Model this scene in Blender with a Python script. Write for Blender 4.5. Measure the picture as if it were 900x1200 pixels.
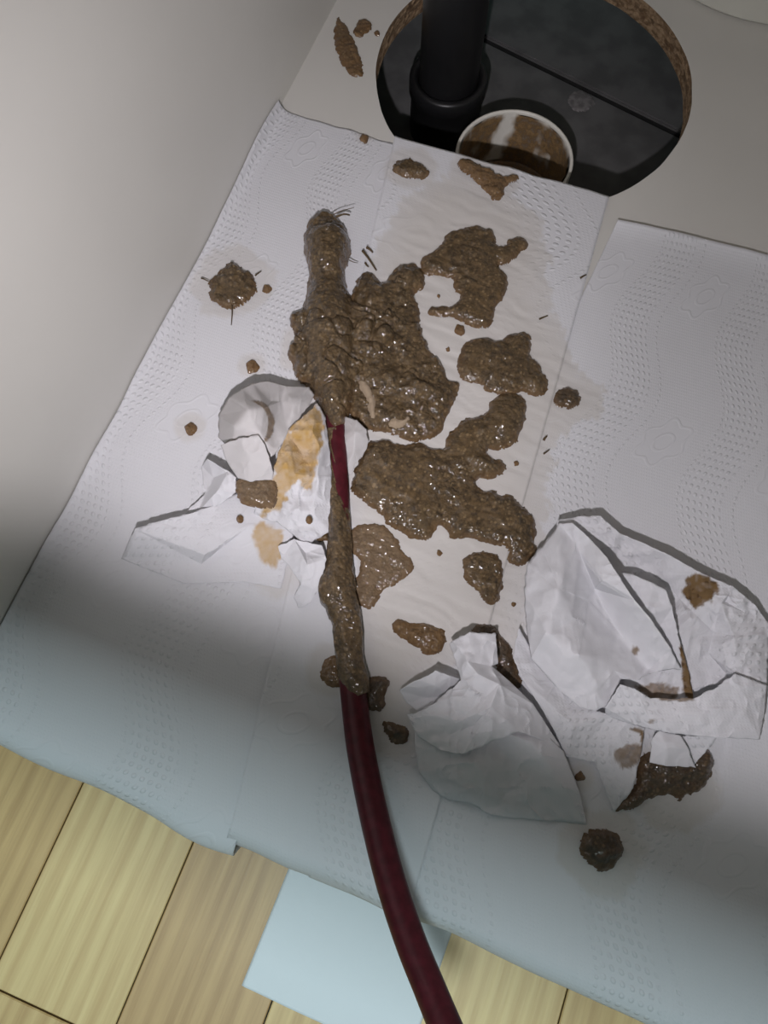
import bpy, bmesh, math, random
import numpy as np
from mathutils import Vector, Matrix
from mathutils.geometry import delaunay_2d_cdt

random.seed(4)
for o in list(bpy.data.objects):
    bpy.data.objects.remove(o, do_unlink=True)
scene = bpy.context.scene
COL = scene.collection

# ------------------------------------------------------------------ camera
H = 0.45                      # lens above the cabinet base
PITCH, YAW = math.radians(17), math.radians(21)
LENS = 26.0
cam_d = bpy.data.cameras.new('camera')
cam_d.sensor_fit = 'VERTICAL'; cam_d.sensor_height = 36.0; cam_d.lens = LENS
cam_d.clip_start = 0.01
cam = bpy.data.objects.new('camera', cam_d); COL.objects.link(cam)
cam.location = (0, 0, H); cam.rotation_euler = (PITCH, 0, YAW)
scene.camera = cam
CR = (Matrix.Rotation(YAW, 3, 'Z') @ Matrix.Rotation(PITCH, 3, 'X'))
FPX = 1200 * LENS / 36.0
CRn = np.array(CR)

def PX(px, py, z=0.0):
    """point of the place at height z on the ray through photo pixel (arrays ok)"""
    px = np.asarray(px, float); py = np.asarray(py, float); z = np.asarray(z, float)
    d = np.stack([(px - 450) / FPX, (600 - py) / FPX, -np.ones_like(px)], -1) @ CRn.T
    t = (z - H) / d[..., 2]
    return np.stack([d[..., 0] * t, d[..., 1] * t, z + 0 * t], -1)

def P(px, py, z=0.0):
    return Vector(PX(px, py, z).tolist())

# ------------------------------------------------------------------ light
world = bpy.data.worlds.new('world'); scene.world = world
world.use_nodes = True
bg = world.node_tree.nodes['Background']
bg.inputs[0].default_value = (0.66, 0.95, 0.90, 1); bg.inputs[1].default_value = 0.12

fl = bpy.data.lights.new('hand_torch', 'SPOT')
fl.energy = 5.1; fl.color = (1.0, 0.955, 1.0)
fl.spot_size = math.radians(175); fl.spot_blend = 0.16
fl.shadow_soft_size = 0.006
flo = bpy.data.objects.new('hand_torch', fl); COL.objects.link(flo)
flo.location = Vector((0, 0, H)) + CR @ Vector((-0.028, -0.088, 0.0))
flo.rotation_euler = (math.radians(100.5), 0, 0)

hb = bpy.data.lights.new('left_fill_spot', 'SPOT')      # second spot added at the torch's place to brighten the left side
hb.energy = 4.4; hb.color = fl.color; hb.spot_size = math.radians(56); hb.spot_blend = 1.0; hb.shadow_soft_size = .006
hbo = bpy.data.objects.new('left_fill_spot', hb); COL.objects.link(hbo)
hbo.location = flo.location
hbo.rotation_euler = (P(345, 300) - flo.location).to_track_quat('-Z', 'Y').to_euler()

cl = bpy.data.lights.new('overhead_fill', 'AREA')  # unseen fill light, added overhead to brighten the floor and front edge
cl.energy = 41; cl.color = (.80, 1.0, 1.05); cl.shape = 'SQUARE'; cl.size = .3
clo = bpy.data.objects.new('overhead_fill', cl); COL.objects.link(clo)
clo.location = (0.05, -0.10 - .06, 2.25)

scene.view_settings.view_transform = 'Standard'
scene.view_settings.look = 'None'
scene.view_settings.exposure = 0.0
scene.view_settings.gamma = 1.0
scene.view_settings.use_curve_mapping = False

# ------------------------------------------------------------------ noise
def _hash(ix, iy, s):
    n = (ix.astype(np.int64) * 374761393 + iy.astype(np.int64) * 668265263 + s * 974634641) & 0x7fffffff
    n = ((n ^ (n >> 13)) * 1274126177) & 0x7fffffff
    n = n ^ (n >> 16)
    return (n & 0xffff) / 32767.5 - 1.0

def vnoise(x, y, s=0):
    x = np.asarray(x, float); y = np.asarray(y, float)
    ix = np.floor(x); iy = np.floor(y); fx = x - ix; fy = y - iy
    ux = fx * fx * (3 - 2 * fx); uy = fy * fy * (3 - 2 * fy)
    a = _hash(ix, iy, s); b = _hash(ix + 1, iy, s); c = _hash(ix, iy + 1, s); d = _hash(ix + 1, iy + 1, s)
    return (a * (1 - ux) + b * ux) * (1 - uy) + (c * (1 - ux) + d * ux) * uy

def fbm(x, y, s=0, o=3):
    r = 0; a = 1.0; t = 0
    for k in range(o):
        r = r + a * vnoise(x * 2 ** k + 13.7 * k, y * 2 ** k - 7.1 * k, s + k); t += a; a *= 0.5
    return r / t

def sdist(pts, poly):
    """signed distance (positive inside) of Nx2 points to a closed polygon"""
    p = np.asarray(pts, float); q = np.asarray(poly, float)
    best = np.full(len(p), 1e9); ins = np.zeros(len(p), bool)
    for i in range(len(q)):
        a = q[i]; b = q[(i + 1) % len(q)]; e = b - a
        w = p - a
        t = np.clip((w @ e) / max(e @ e, 1e-12), 0, 1)
        d = w - t[:, None] * e
        best = np.minimum(best, (d * d).sum(1))
        c = ((a[1] > p[:, 1]) != (b[1] > p[:, 1]))
        with np.errstate(divide='ignore', invalid='ignore'):
            xx = (b[0] - a[0]) * (p[:, 1] - a[1]) / (b[1] - a[1] if b[1] != a[1] else 1e-12) + a[0]
        ins ^= c & (p[:, 0] < xx)
    return np.where(ins, 1, -1) * np.sqrt(best)

def chaikin(poly, n=1):
    q = np.asarray(poly, float)
    for _ in range(n):
        r = np.roll(q, -1, 0)
        q = np.stack([q * .75 + r * .25, q * .25 + r * .75], 1).reshape(-1, 2)
    return q

# ------------------------------------------------------------------ materials
class S:
    """a float socket with arithmetic"""
    def __init__(s, nt, sock): s.nt = nt; s.k = sock
    def op(s, o, *a):
        n = s.nt.nodes.new('ShaderNodeMath'); n.operation = o
        s.nt.links.new(s.k, n.inputs[0])
        for i, b in enumerate(a):
            if isinstance(b, S): s.nt.links.new(b.k, n.inputs[i + 1])
            else: n.inputs[i + 1].default_value = b
        return S(s.nt, n.outputs[0])
    def __add__(s, b): return s.op('ADD', b)
    def __sub__(s, b): return s.op('SUBTRACT', b)
    def __mul__(s, b): return s.op('MULTIPLY', b)
    def __truediv__(s, b): return s.op('DIVIDE', b)
    def sin(s): return s.op('SINE')
    def abs(s): return s.op('ABSOLUTE')
    def pp(s, b): return s.op('PINGPONG', b)
    def mod(s, b): return s.op('FLOORED_MODULO', b)
    def mx(s, b): return s.op('MAXIMUM', b)
    def mn(s, b): return s.op('MINIMUM', b)
    def sm(s, a, b):
        n = s.nt.nodes.new('ShaderNodeMapRange'); n.interpolation_type = 'SMOOTHSTEP'
        n.inputs[1].default_value = a; n.inputs[2].default_value = b
        s.nt.links.new(s.k, n.inputs[0]); return S(s.nt, n.outputs[0])

def newmat(name):
    m = bpy.data.materials.new(name); m.use_nodes = True
    nt = m.node_tree; b = nt.nodes['Principled BSDF']
    return m, nt, b

def coord(nt, kind='Object', scale=None):
    t = nt.nodes.new('ShaderNodeTexCoord'); k = t.outputs[kind]
    if scale:
        mp = nt.nodes.new('ShaderNodeMapping'); mp.inputs['Scale'].default_value = scale
        nt.links.new(k, mp.inputs[0]); k = mp.outputs[0]
    return k

def noise(nt, co, scale, detail=3, rough=.5):
    n = nt.nodes.new('ShaderNodeTexNoise'); n.inputs['Scale'].default_value = scale
    n.inputs['Detail'].default_value = detail; n.inputs['Roughness'].default_value = rough
    nt.links.new(co, n.inputs['Vector']); return S(nt, n.outputs[0])

def attr(nt, name):
    n = nt.nodes.new('ShaderNodeAttribute'); n.attribute_name = name
    return S(nt, n.outputs['Fac'])

def mix(nt, f, a, b):
    n = nt.nodes.new('ShaderNodeMix'); n.data_type = 'RGBA'
    for v, i in ((f, 0), (a, 6), (b, 7)):
        if isinstance(v, S): nt.links.new(v.k, n.inputs[i])
        elif isinstance(v, bpy.types.NodeSocket): nt.links.new(v, n.inputs[i])
        elif isinstance(v, (int, float)): n.inputs[i].default_value = v
        else: n.inputs[i].default_value = (*v, 1)
    return n.outputs[2]

def bump(nt, b, h, strength, dist):
    n = nt.nodes.new('ShaderNodeBump'); n.inputs['Strength'].default_value = strength
    n.inputs['Distance'].default_value = dist
    nt.links.new(h.k, n.inputs['Height']); nt.links.new(n.outputs[0], b.inputs['Normal'])

def lin(r, g, b):
    f = lambda c: (c / 255 / 12.92) if c / 255 <= .04045 else ((c / 255 + .055) / 1.055) ** 2.4
    return (f(r), f(g), f(b))

def paper_mat(name, base=(.77, .77, .80), emboss=1.0):
    m, nt, b = newmat(name)
    uv = coord(nt, 'UV')
    sp = nt.nodes.new('ShaderNodeSeparateXYZ'); nt.links.new(uv, sp.inputs[0])
    u, v = S(nt, sp.outputs[0]), S(nt, sp.outputs[1])
    K = 2 * math.pi
    # wavy bands of raised dots, fine pin dots between them, rosettes
    ww = u + (v * (K / .115)).sin() * .011
    q = ww.mod(.105)
    band = q.sm(.006, .009) * (q * -1 + .047).sm(.006, .009)
    def dots(a, c, s, lo, hi):
        return (((a * (K / s)).sin() * (c * (K / s)).sin()).abs()).sm(lo, hi)
    big = dots(ww, v, .0105, .55, .95) * band
    fine = dots(u + v * .3, v, .0044, .5, 1.0)
    line = ((q - .004).abs() * -1 + .0012).sm(0, .0008).mx(((q - .050).abs() * -1 + .0012).sm(0, .0008)) * ((v * (K / .0042)).sin().sm(0, .7))
    ru = q - .076; rv = v.mod(.115) - .0575
    r = (ru * ru + rv * rv).op('SQRT')
    ang = rv.op('ARCTAN2', ru)
    rr = r + (ang * 6).sin() * .0022
    ros = ((rr - .017).abs() * -1 + .0016).sm(0, .0012).mx(((r - .007).abs() * -1 + .0014).sm(0, .001))
    inr = (r * -1 + .021).sm(0, .002)
    h = big.mx(line * .8).mx(ros * .4).mx(fine * (band * -1 + 1) * (inr * -1 + 1) * .22)
    wet = attr(nt, 'wet'); st = attr(nt, 'stain'); ye = attr(nt, 'yellow')
    co = coord(nt, 'Object')
    n1 = noise(nt, co, 900, 3); n2 = noise(nt, co, 240, 4, .65); n3 = noise(nt, co, 45, 2)
    col = mix(nt, wet, base, (.66, .63, .60))
    col = mix(nt, (ye * (n3 * .9 + .4)).mn(1.0), col, (.52, .33, .11))
    spk = (n2.sm(.52, .66)) * .7
    sc = mix(nt, spk, (.20, .125, .058), (.075, .04, .018))
    col = mix(nt, st.mn(1.0), col, sc)
    nt.links.new(col, b.inputs['Base Color'])
    nt.links.new((wet * -.35 + .9).k, b.inputs['Roughness'])
    b.inputs['Specular IOR Level'].default_value = .25
    hh = h * emboss * (wet * -.92 + 1) + n1 * .12 + n2 * (st * .9 + .12)
    bump(nt, b, hh, .55, .0009)
    tr = nt.nodes.new('ShaderNodeBsdfTranslucent'); nt.links.new(col, tr.inputs[0])
    ms = nt.nodes.new('ShaderNodeMixShader'); ms.inputs[0].default_value = .22
    out = nt.nodes['Material Output']
    nt.links.new(b.outputs[0], ms.inputs[1]); nt.links.new(tr.outputs[0], ms.inputs[2])
    nt.links.new(ms.outputs[0], out.inputs[0])
    return m

def sludge_mat(name, dark=(.036, .023, .011), mid=(.125, .080, .036), pale=(.36, .25, .13), rough=.26):
    m, nt, b = newmat(name)
    co = coord(nt, 'Object')
    a = noise(nt, co, 55, 3); n = noise(nt, co, 260, 5, .75)
    vo = nt.nodes.new('ShaderNodeTexVoronoi'); vo.inputs['Scale'].default_value = 480
    nt.links.new(co, vo.inputs['Vector'])
    cell = S(nt, nt.nodes.new('ShaderNodeSeparateColor').inputs[0].node.outputs[0])
    nt.links.new(vo.outputs['Color'], cell.k.node.inputs[0])
    edge = attr(nt, 'edge')
    d = S(nt, vo.outputs['Distance'])
    grain = cell.sm(.72, .95) * (d * -1 + .62).sm(0, .3)
    col = mix(nt, n.sm(.33, .66), dark, mid)
    col = mix(nt, a.sm(.4, .75) * .45, col, mid)
    col = mix(nt, edge * .55, col, (.165, .088, .034))
    col = mix(nt, grain * .34, col, pale)
    nt.links.new(col, b.inputs['Base Color'])
    nt.links.new((n * .3 + (rough + .22)).k, b.inputs['Roughness'])
    b.inputs['Specular IOR Level'].default_value = .3
    b.inputs['Coat Weight'].default_value = .85; b.inputs['Coat Roughness'].default_value = .12; b.inputs['Coat IOR'].default_value = 1.5
    pool = attr(nt, 'pool') * -.75 + 1
    bump(nt, b, (n * .9 + (d * -1 + 1) * .4) * pool, .9, .0016)
    cn = nt.nodes.new('ShaderNodeBump'); cn.inputs['Strength'].default_value = 1.0; cn.inputs['Distance'].default_value = .0011
    c2 = noise(nt, co, 420, 1, .4) * pool
    nt.links.new(c2.k, cn.inputs['Height']); nt.links.new(cn.outputs[0], b.inputs['Coat Normal'])
    return m

def plain(name, c, rough=.5, bumpy=0, scale=60, var=.08, spec=.4):
    m, nt, b = newmat(name)
    co = coord(nt)
    n = noise(nt, co, scale, 4)
    c2 = tuple(x * (1 - var) for x in c)
    nt.links.new(mix(nt, n.sm(.35, .65), c, c2), b.inputs['Base Color'])
    b.inputs['Roughness'].default_value = rough
    b.inputs['Specular IOR Level'].default_value = spec
    if bumpy: bump(nt, b, n, .4, bumpy)
    return m

M = {}
M['towel'] = paper_mat('embossed_paper')
M['tissue'] = paper_mat('crumpled_paper', (.74, .735, .765), .9)
M['smooth_tissue'] = paper_mat('smooth_paper', (.74, .735, .765), .12)
M['wet_tissue'] = paper_mat('soaked_paper', (.62, .60, .61), .05)
M['shred'] = paper_mat('soaked_shred', (.40, .31, .22), .05)
M['floor_paper'] = paper_mat('floor_paper', (.80, .82, .85), .10)
M['sludge'] = sludge_mat('wet_sludge')
M['sludge_dark'] = sludge_mat('dark_sludge', (.035, .024, .014), (.085, .055, .030), (.26, .17, .09))
M['sludge_pale'] = sludge_mat('thin_sludge', (.12, .080, .045), (.19, .13, .078), (.32, .22, .12), .5)
M['sludge_dry'] = sludge_mat('orange_sludge', (.085, .047, .019), (.18, .105, .045), (.38, .25, .12), .4)
M['hose'] = plain('red_rubber', (.075, .009, .015), .40, .0003, 200, .3, .25)
M['panel'] = plain('melamine', (.62, .605, .57), .5, 0, 9, .03, .3)
M['pipe_black'] = plain('black_plastic', (.012, .012, .013), .38, 0, 30, .2, .4)
M['pipe_white'] = plain('white_plastic', (.72, .70, .64), .35, 0, 30, .06)
M['tile'] = plain('dark_tile', (.135, .134, .134), .55, .0004, 35, .3)
M['grout'] = plain('dark_grout', (.018, .018, .018), .9, .001, 120, .3)
M['basin'] = plain('cream_plastic', (.74, .73, .66), .4, 0, 20, .03)
M['underside'] = plain('worktop_underside', (.16, .13, .10), .8, 0, 40, .2)
M['mortar'] = plain('mortar', (.22, .21, .21), .9, .0004, 200, .4)
M['straw'] = plain('dry_fibre', (.10, .065, .03), .7, 0, 200, .3)

def chip_mat():
    m, nt, b = newmat('chipboard')
    co = coord(nt, 'Object', (1, 1, 1.6))
    vo = nt.nodes.new('ShaderNodeTexVoronoi'); vo.inputs['Scale'].default_value = 260
    nt.links.new(co, vo.inputs['Vector'])
    n = noise(nt, co, 160, 4, .7)
    col = mix(nt, n.sm(.35, .65), (.17, .10, .05), (.36, .25, .15))
    sc = nt.nodes.new('ShaderNodeSeparateColor'); nt.links.new(vo.outputs['Color'], sc.inputs[0])
    col = mix(nt, S(nt, sc.outputs[0]).sm(.6, .9) * .6, col, (.09, .05, .025))
    nt.links.new(col, b.inputs['Base Color']); b.inputs['Roughness'].default_value = .9
    bump(nt, b, n, .9, .0015)
    return m
M['chip'] = chip_mat()

def wood_mat(name, seed, c1, c2, knot):
    m, nt, b = newmat(name)
    co = coord(nt, 'Object', (1, .06, 1))
    mp = nt.nodes.new('ShaderNodeVectorMath'); mp.operation = 'ADD'; mp.inputs[1].default_value = (seed * 3.1, seed * 1.7, 0)
    nt.links.new(co, mp.inputs[0]); co = mp.outputs[0]
    n = noise(nt, co, 75, 4, .6)
    w = nt.nodes.new('ShaderNodeTexWave'); w.wave_type = 'BANDS'; w.bands_direction = 'X'
    w.inputs['Scale'].default_value = 26; w.inputs['Distortion'].default_value = knot
    w.inputs['Detail'].default_value = 3; w.inputs['Detail Scale'].default_value = 1.4
    nt.links.new(co, w.inputs[0])
    g = S(nt, w.outputs['Fac'])
    fib = noise(nt, coord(nt, 'Object', (1, .04, 1)), 420, 3, .6)
    col = mix(nt, (g * .16 + n * .55 + fib * .4).sm(.32, .82), c1, c2)
    nt.links.new(col, b.inputs['Base Color']); b.inputs['Roughness'].default_value = .45
    bump(nt, b, fib, .25, .0004)
    return m
M['wood'] = [wood_mat('oak_a', 1, lin(206, 176, 124), lin(178, 144, 97), 1.2),
             wood_mat('oak_b', 2, lin(216, 189, 136), lin(190, 157, 108), 0.8),
             wood_mat('oak_c', 3, lin(190, 155, 108), lin(160, 124, 82), 5.0),
             wood_mat('oak_d', 5, lin(200, 166, 115), lin(172, 138, 92), 2.5)]

# ------------------------------------------------------------------ object helpers
def link(name, me, mat, parent=None, smooth=True):
    o = bpy.data.objects.new(name, me); COL.objects.link(o)
    if mat is not None:
        for mm in (mat if isinstance(mat, (list, tuple)) else [mat]): me.materials.append(mm)
    if smooth and len(me.polygons):
        me.polygons.foreach_set('use_smooth', np.ones(len(me.polygons), bool))
    if parent: o.parent = parent
    return o

def pyd(name, v, f, mat, parent=None, smooth=True):
    me = bpy.data.meshes.new(name)
    me.from_pydata([tuple(map(float, p)) for p in v], [], [tuple(map(int, q)) for q in f]); me.update()
    return link(name, me, mat, parent, smooth)

def fattr(o, name, vals):
    a = o.data.attributes.new(name, 'FLOAT', 'POINT')
    a.data.foreach_set('value', np.asarray(vals, np.float32))

def setuv(o, uv):
    me = o.data; l = me.uv_layers.new(name='uv')
    idx = np.empty(len(me.loops), np.int32); me.loops.foreach_get('vertex_index', idx)
    l.data.foreach_set('uv', np.asarray(uv, np.float32)[idx].ravel())

def tag(o, label, cat, group=None):
    o['label'] = label; o['category'] = cat
    if group: o['group'] = group
    return o

def struct(o): o['kind'] = 'structure'; return o

def empty(name, loc=(0, 0, 0)):
    o = bpy.data.objects.new(name, None); COL.objects.link(o); o.location = loc
    o.empty_display_size = .02
    return o

def adopt(child, root):
    child.parent = root
    child.matrix_parent_inverse = Matrix.Translation(-Vector(root.location))

def box(name, a, b, mat, parent=None, bev=.0):
    bm = bmesh.new(); bmesh.ops.create_cube(bm, size=1)
    for v in bm.verts:
        v.co = Vector([a[i] + (v.co[i] + .5) * (b[i] - a[i]) for i in range(3)])
    if bev: bmesh.ops.bevel(bm, geom=bm.edges[:], offset=bev, segments=2, affect='EDGES')
    me = bpy.data.meshes.new(name); bm.to_mesh(me); bm.free()
    return link(name, me, mat, parent, False)

def lathe(name, prof, c, mat, parent=None, n=64):
    v = []; f = []
    for i in range(n):
        a = 2 * math.pi * i / n
        for r, z in prof: v.append((c[0] + r * math.cos(a), c[1] + r * math.sin(a), c[2] + z))
    k = len(prof)
    for i in range(n):
        j = (i + 1) % n
        for q in range(k - 1): f.append((i * k + q, j * k + q, j * k + q + 1, i * k + q + 1))
    return pyd(name, v, f, mat, parent)

# ------------------------------------------------------------------ layout of the place
FLOOR_Z = -0.10
WX = float(np.mean([PX(365, 56)[0], PX(200, 365)[0], PX(95, 562)[0]]))     # face of the cabinet's side panel
FY = float(np.mean([PX(100, 918)[1], PX(375, 1037)[1], PX(660, 1158)[1]]))  # where the towels turn down
XR, YB = WX + 0.86, 0.70
HC = PX(625, 90); HR = 0.5 * abs((PX(811, 92) - PX(441, 88)) @ np.array([math.cos(YAW), math.sin(YAW), 0]))
print('LAYOUT', WX, FY, HC, HR)

# ------------------------------------------------------------------ floor
floor = struct(box('floor', (-1.2, -1.3, FLOOR_Z - .04), (1.4, FY + .045, FLOOR_Z - .008), M['grout']))
e0 = PX(58, 1000, FLOOR_Z); e1 = PX(224, 1000, FLOOR_Z)
PWID = abs(e1[0] - e0[0]) * .98; 
def plank_mesh(w, l, name):
    bm = bmesh.new(); bmesh.ops.create_cube(bm, size=1)
    for v in bm.verts: v.co = Vector((v.co.x * (w - .0009), v.co.y * (l - .0012), v.co.z * .010))
    bmesh.ops.bevel(bm, geom=[e for e in bm.edges if all(v.co.z > 0 for v in e.verts)], offset=.0007, segments=1, affect='EDGES')
    me = bpy.data.meshes.new(name); bm.to_mesh(me); bm.free(); return me
pm = [plank_mesh(PWID, .55, 'plank') for _ in range(4)]
for k in range(4): pm[k].materials.append(M['wood'][k])
xs0 = PX(58, 1000, FLOOR_Z)[0]; yend = PX(40, 1180, FLOOR_Z)[1]
for i in range(-6, 9):
    off = {-1: yend, 0: yend - .21, 1: yend + .0, 2: yend - .33}.get(i, yend - .09 * ((i * 5) % 6))
    if i == 0: off = yend
    for j in range(-3, 2):
        yc = off + (j + .5) * .55
        if yc - .275 > FY + .04 or yc < -1.5: continue
        k = {-1: 3, 0: 1, 1: 2, 2: 0}.get(i, (i * 3) % 4) if j == 0 else (i + j + 1) % 4
        o = bpy.data.objects.new('plank', pm[k]); COL.objects.link(o)
        o.location = (xs0 + (i + .5) * PWID, yc, FLOOR_Z - .005); o.parent = floor

sub = struct(box('floor_under_cabinet', (WX - .1, FY + .045, FLOOR_Z - .03), (XR + .1, YB + .35, FLOOR_Z - .0035), M['grout']))
# tiles: one joint runs through the hole in view
g0 = PX(575, 48, FLOOR_Z); g1 = PX(795, 156, FLOOR_Z)
gd = (g1 - g0); ga = math.atan2(gd[1], gd[0])
TS = .46
bm = bmesh.new(); bmesh.ops.create_cube(bm, size=1)
for v in bm.verts: v.co = Vector((v.co.x * (TS - .007), v.co.y * (TS - .007), v.co.z * .006))
bmesh.ops.bevel(bm, geom=[e for e in bm.edges if all(v.co.z > 0 for v in e.verts)], offset=.0015, segments=2, affect='EDGES')
tme = bpy.data.meshes.new('tile'); bm.to_mesh(tme); bm.free(); tme.materials.append(M['tile'])
ux = Vector((math.cos(ga), math.sin(ga), 0)); uy = Vector((-math.sin(ga), math.cos(ga), 0))
org = Vector(g0.tolist()) - ux * .15
for i in range(-2, 3):
    for j in range(-3, 3):
        c = org + ux * ((i + .5) * TS) + uy * ((j + .5) * TS)
        if not (WX - .05 < c.x < XR + .05 and FY + .10 < c.y < YB + .2): continue
        o = bpy.data.objects.new('tile', tme); COL.objects.link(o)
        o.location = (c.x, c.y, FLOOR_Z - .003); o.rotation_euler.z = ga; o.parent = sub

# ------------------------------------------------------------------ cabinet
cab = tag(empty('sink_cabinet', ((WX + XR) / 2, (FY + YB) / 2, FLOOR_Z)),
          'off-white sink cabinet lined with paper towels, round hole sawn in its base', 'cabinet')
TH = .018
def base_panel():
    n = 128; v = []; f = []; x0, x1, y0, y1 = WX, XR, FY + .010, YB
    rng = np.random.RandomState(3)
    ring = []
    for i in range(n):
        a = 2 * math.pi * i / n
        r = HR * (1 + .0035 * float(vnoise(i * .4, 0, 5)))
        dx, dy = math.cos(a), math.sin(a)
        t = min([(x1 - HC[0]) / dx if dx > 1e-9 else 1e9, (x0 - HC[0]) / dx if dx < -1e-9 else 1e9,
                 (y1 - HC[1]) / dy if dy > 1e-9 else 1e9, (y0 - HC[1]) / dy if dy < -1e-9 else 1e9])
        ring.append(((HC[0] + r * dx, HC[1] + r * dy), (HC[0] + t * dx, HC[1] + t * dy)))
    for z in (0, -TH):
        for a, b in ring: v += [(*a, z), (*b, z)]
    # corners
    top = []; edge_i = []
    for i in range(n):
        j = (i + 1) % n
        f.append((2 * i, 2 * i + 1, 2 * j + 1, 2 * j))
        f.append((2 * n + 2 * i, 2 * n + 2 * j, 2 * n + 2 * j + 1, 2 * n + 2 * i + 1))
        f.append((2 * i + 1, 2 * n + 2 * i + 1, 2 * n + 2 * j + 1, 2 * j + 1))
        # corner triangle when the outer pair lies on two different sides
        p, q = ring[i][1], ring[j][1]
        if abs(p[0] - q[0]) > 1e-6 and abs(p[1] - q[1]) > 1e-6:
            cx = x0 if min(abs(p[0] - x0), abs(q[0] - x0)) < 1e-6 else x1
            cy = y0 if min(abs(p[1] - y0), abs(q[1] - y0)) < 1e-6 else y1
            k = len(v); v += [(cx, cy, 0), (cx, cy, -TH)]
            f.append((2 * i + 1, k, 2 * j + 1))
    o = pyd('base_panel', v, f, M['panel'], None, False)
    ev = []; ef = []
    m = 8
    for i in range(n * 2):
        a = 2 * math.pi * i / (n * 2)
        for q in range(m + 1):
            r = HR * (1 + .0035 * float(vnoise(i * .2, 0, 5))) + (.0007 * float(vnoise(i * .7, q * 1.3, 9)) if 0 < q < m else 0)
            ev.append((HC[0] + r * math.cos(a), HC[1] + r * math.sin(a), -TH * q / m))
    for i in range(n * 2):
        j = (i + 1) % (n * 2)
        for q in range(m): ef.append((i * (m + 1) + q, j * (m + 1) + q, j * (m + 1) + q + 1, i * (m + 1) + q + 1))
    e = pyd('sawn_edge', ev, ef, M['chip'], o, False)
    e['label'] = 'raw brown chipboard edge of the round hole'
    return o
adopt(base_panel(), cab)
adopt(box('side_panel', (WX - TH, FY + .004, FLOOR_Z), (WX, YB, .72), M['panel'], None, .0006), cab)
adopt(box('side_panel', (XR, FY + .004, FLOOR_Z), (XR + TH, YB, .72), M['panel'], None, .0006), cab)
adopt(box('back_panel', (WX, YB, -TH), (XR, YB + .008, .72), M['panel']), cab)
adopt(box('plinth', (WX, FY + .045, FLOOR_Z), (XR, FY + .061, -TH), M['panel'], None, .0006), cab)
wt = tag(box('worktop', (WX - .3, FY - .02, .722), (XR + .3, YB + .02, .76), M['underside'], None, .003),
         'brown kitchen worktop above the sink cabinet', 'worktop')

# ------------------------------------------------------------------ towels
T = {   # photo outline: top-left, top-right, front-left, front-right ; layer height
    'A': dict(tl=(310, 122), tr=(478, 174), x0=WX + .0012, bx1=PX(272, 1000)[0], z=.0006),
    'B': dict(tl=(463, 160), tr=(714, 230), bx0=PX(263, 988)[0], bx1=PX(478, 1070)[0], z=.0021),
    'C': dict(tl=(722, 262), tr=(1060, 345), bx0=PX(360, 1030)[0], bx1=PX(1060, 1330)[0], z=.0010),
}
for k, d in T.items():
    a = PX(*d['tl'], d['z']); b = PX(*d['tr'], d['z'])
    d['TL'] = a[:2]; d['TR'] = b[:2]
    d['BL'] = np.array([d.get('bx0', WX + .0012), FY + .012]); d['BR'] = np.array([d['bx1'], FY + .012])
    if k == 'A': d['TL'] = np.array([WX + .0012, a[1]])

WETP = chaikin(PX(*np.array([(436, 310), (455, 262), (480, 228), (515, 205), (560, 215), (612, 238), (645, 285), (636, 350), (668, 398), (672, 440),
        (712, 452), (705, 488), (650, 505), (636, 580), (645, 640), (620, 700), (600, 790), (540, 775), (500, 800), (470, 850), (425, 870),
        (408, 760), (420, 640), (400, 560), (415, 470), (430, 400)], float).T)[:, :2], 2)
WETS = [((272, 333), .030), ((295, 429), .010), ((223, 502), .011), ((480, 199), .019), ((565, 212), .026), ((665, 466), .019),
        ((705, 997), .024), ((389, 785), .016), ((443, 812), .017), ((464, 858), .016), ((680, 910), .008), ((428, 160), .007), ((790, 918), .026),
        ((375, 470), .022), ((360, 410), .020), ((330, 640), .030)]
def wetness(x, y):
    p = np.stack([x, y], -1).reshape(-1, 2)
    w = sdist(p, WETP) + .006 * fbm(p[:, 0] * 90, p[:, 1] * 90, 21) + .003 * vnoise(p[:, 0] * 500, p[:, 1] * 300, 23)
    r = np.clip(w / .0022 + .5, 0, 1) * (.62 + .30 * np.clip(w / .02, 0, 1))
    for (c, R) in WETS:
        cc = PX(*c)
        d = R * (1 + .22 * fbm(p[:, 0] * 120, p[:, 1] * 120, 31)) - np.hypot(p[:, 0] - cc[0], p[:, 1] - cc[1])
        r = np.maximum(r, np.clip(d / .004 + .3, 0, 1) * .55)
    return r.reshape(np.shape(x))

def wrinkle(x, y):
    """relief of the towels: soft waves, finer cockling where the paper is soaked"""
    x = np.asarray(x, float); y = np.asarray(y, float)
    w = wetness(x, y)
    z = .0007 * (fbm(x * 22, y * 16, 3) + .5)
    # cockles: ridges running roughly across the towel
    a = math.radians(-6)
    t = -math.sin(a) * x + math.cos(a) * y
    s = math.cos(a) * x + math.sin(a) * y
    z = z + w * .00042 * vnoise(s * 45, t * 330 + 3 * fbm(x * 40, y * 40, 8), 12)
    return z

def towel_at(x, y):
    """top surface height of the towels at places x,y"""
    x = np.asarray(x, float); y = np.asarray(y, float)
    p = np.stack([x, y], -1).reshape(-1, 2); h = np.zeros(len(p)); on = np.zeros(len(p), bool)
    for k in ('A', 'C', 'B'):
        d = T[k]; q = np.array([d['TL'], d['TR'], d['BR'], d['BL']])
        i = sdist(p, q) > 0
        h[i] = d['z']; on |= i
    r = h.reshape(x.shape)
    return r + np.where(on.reshape(x.shape), wrinkle(x, y), 0)

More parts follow.
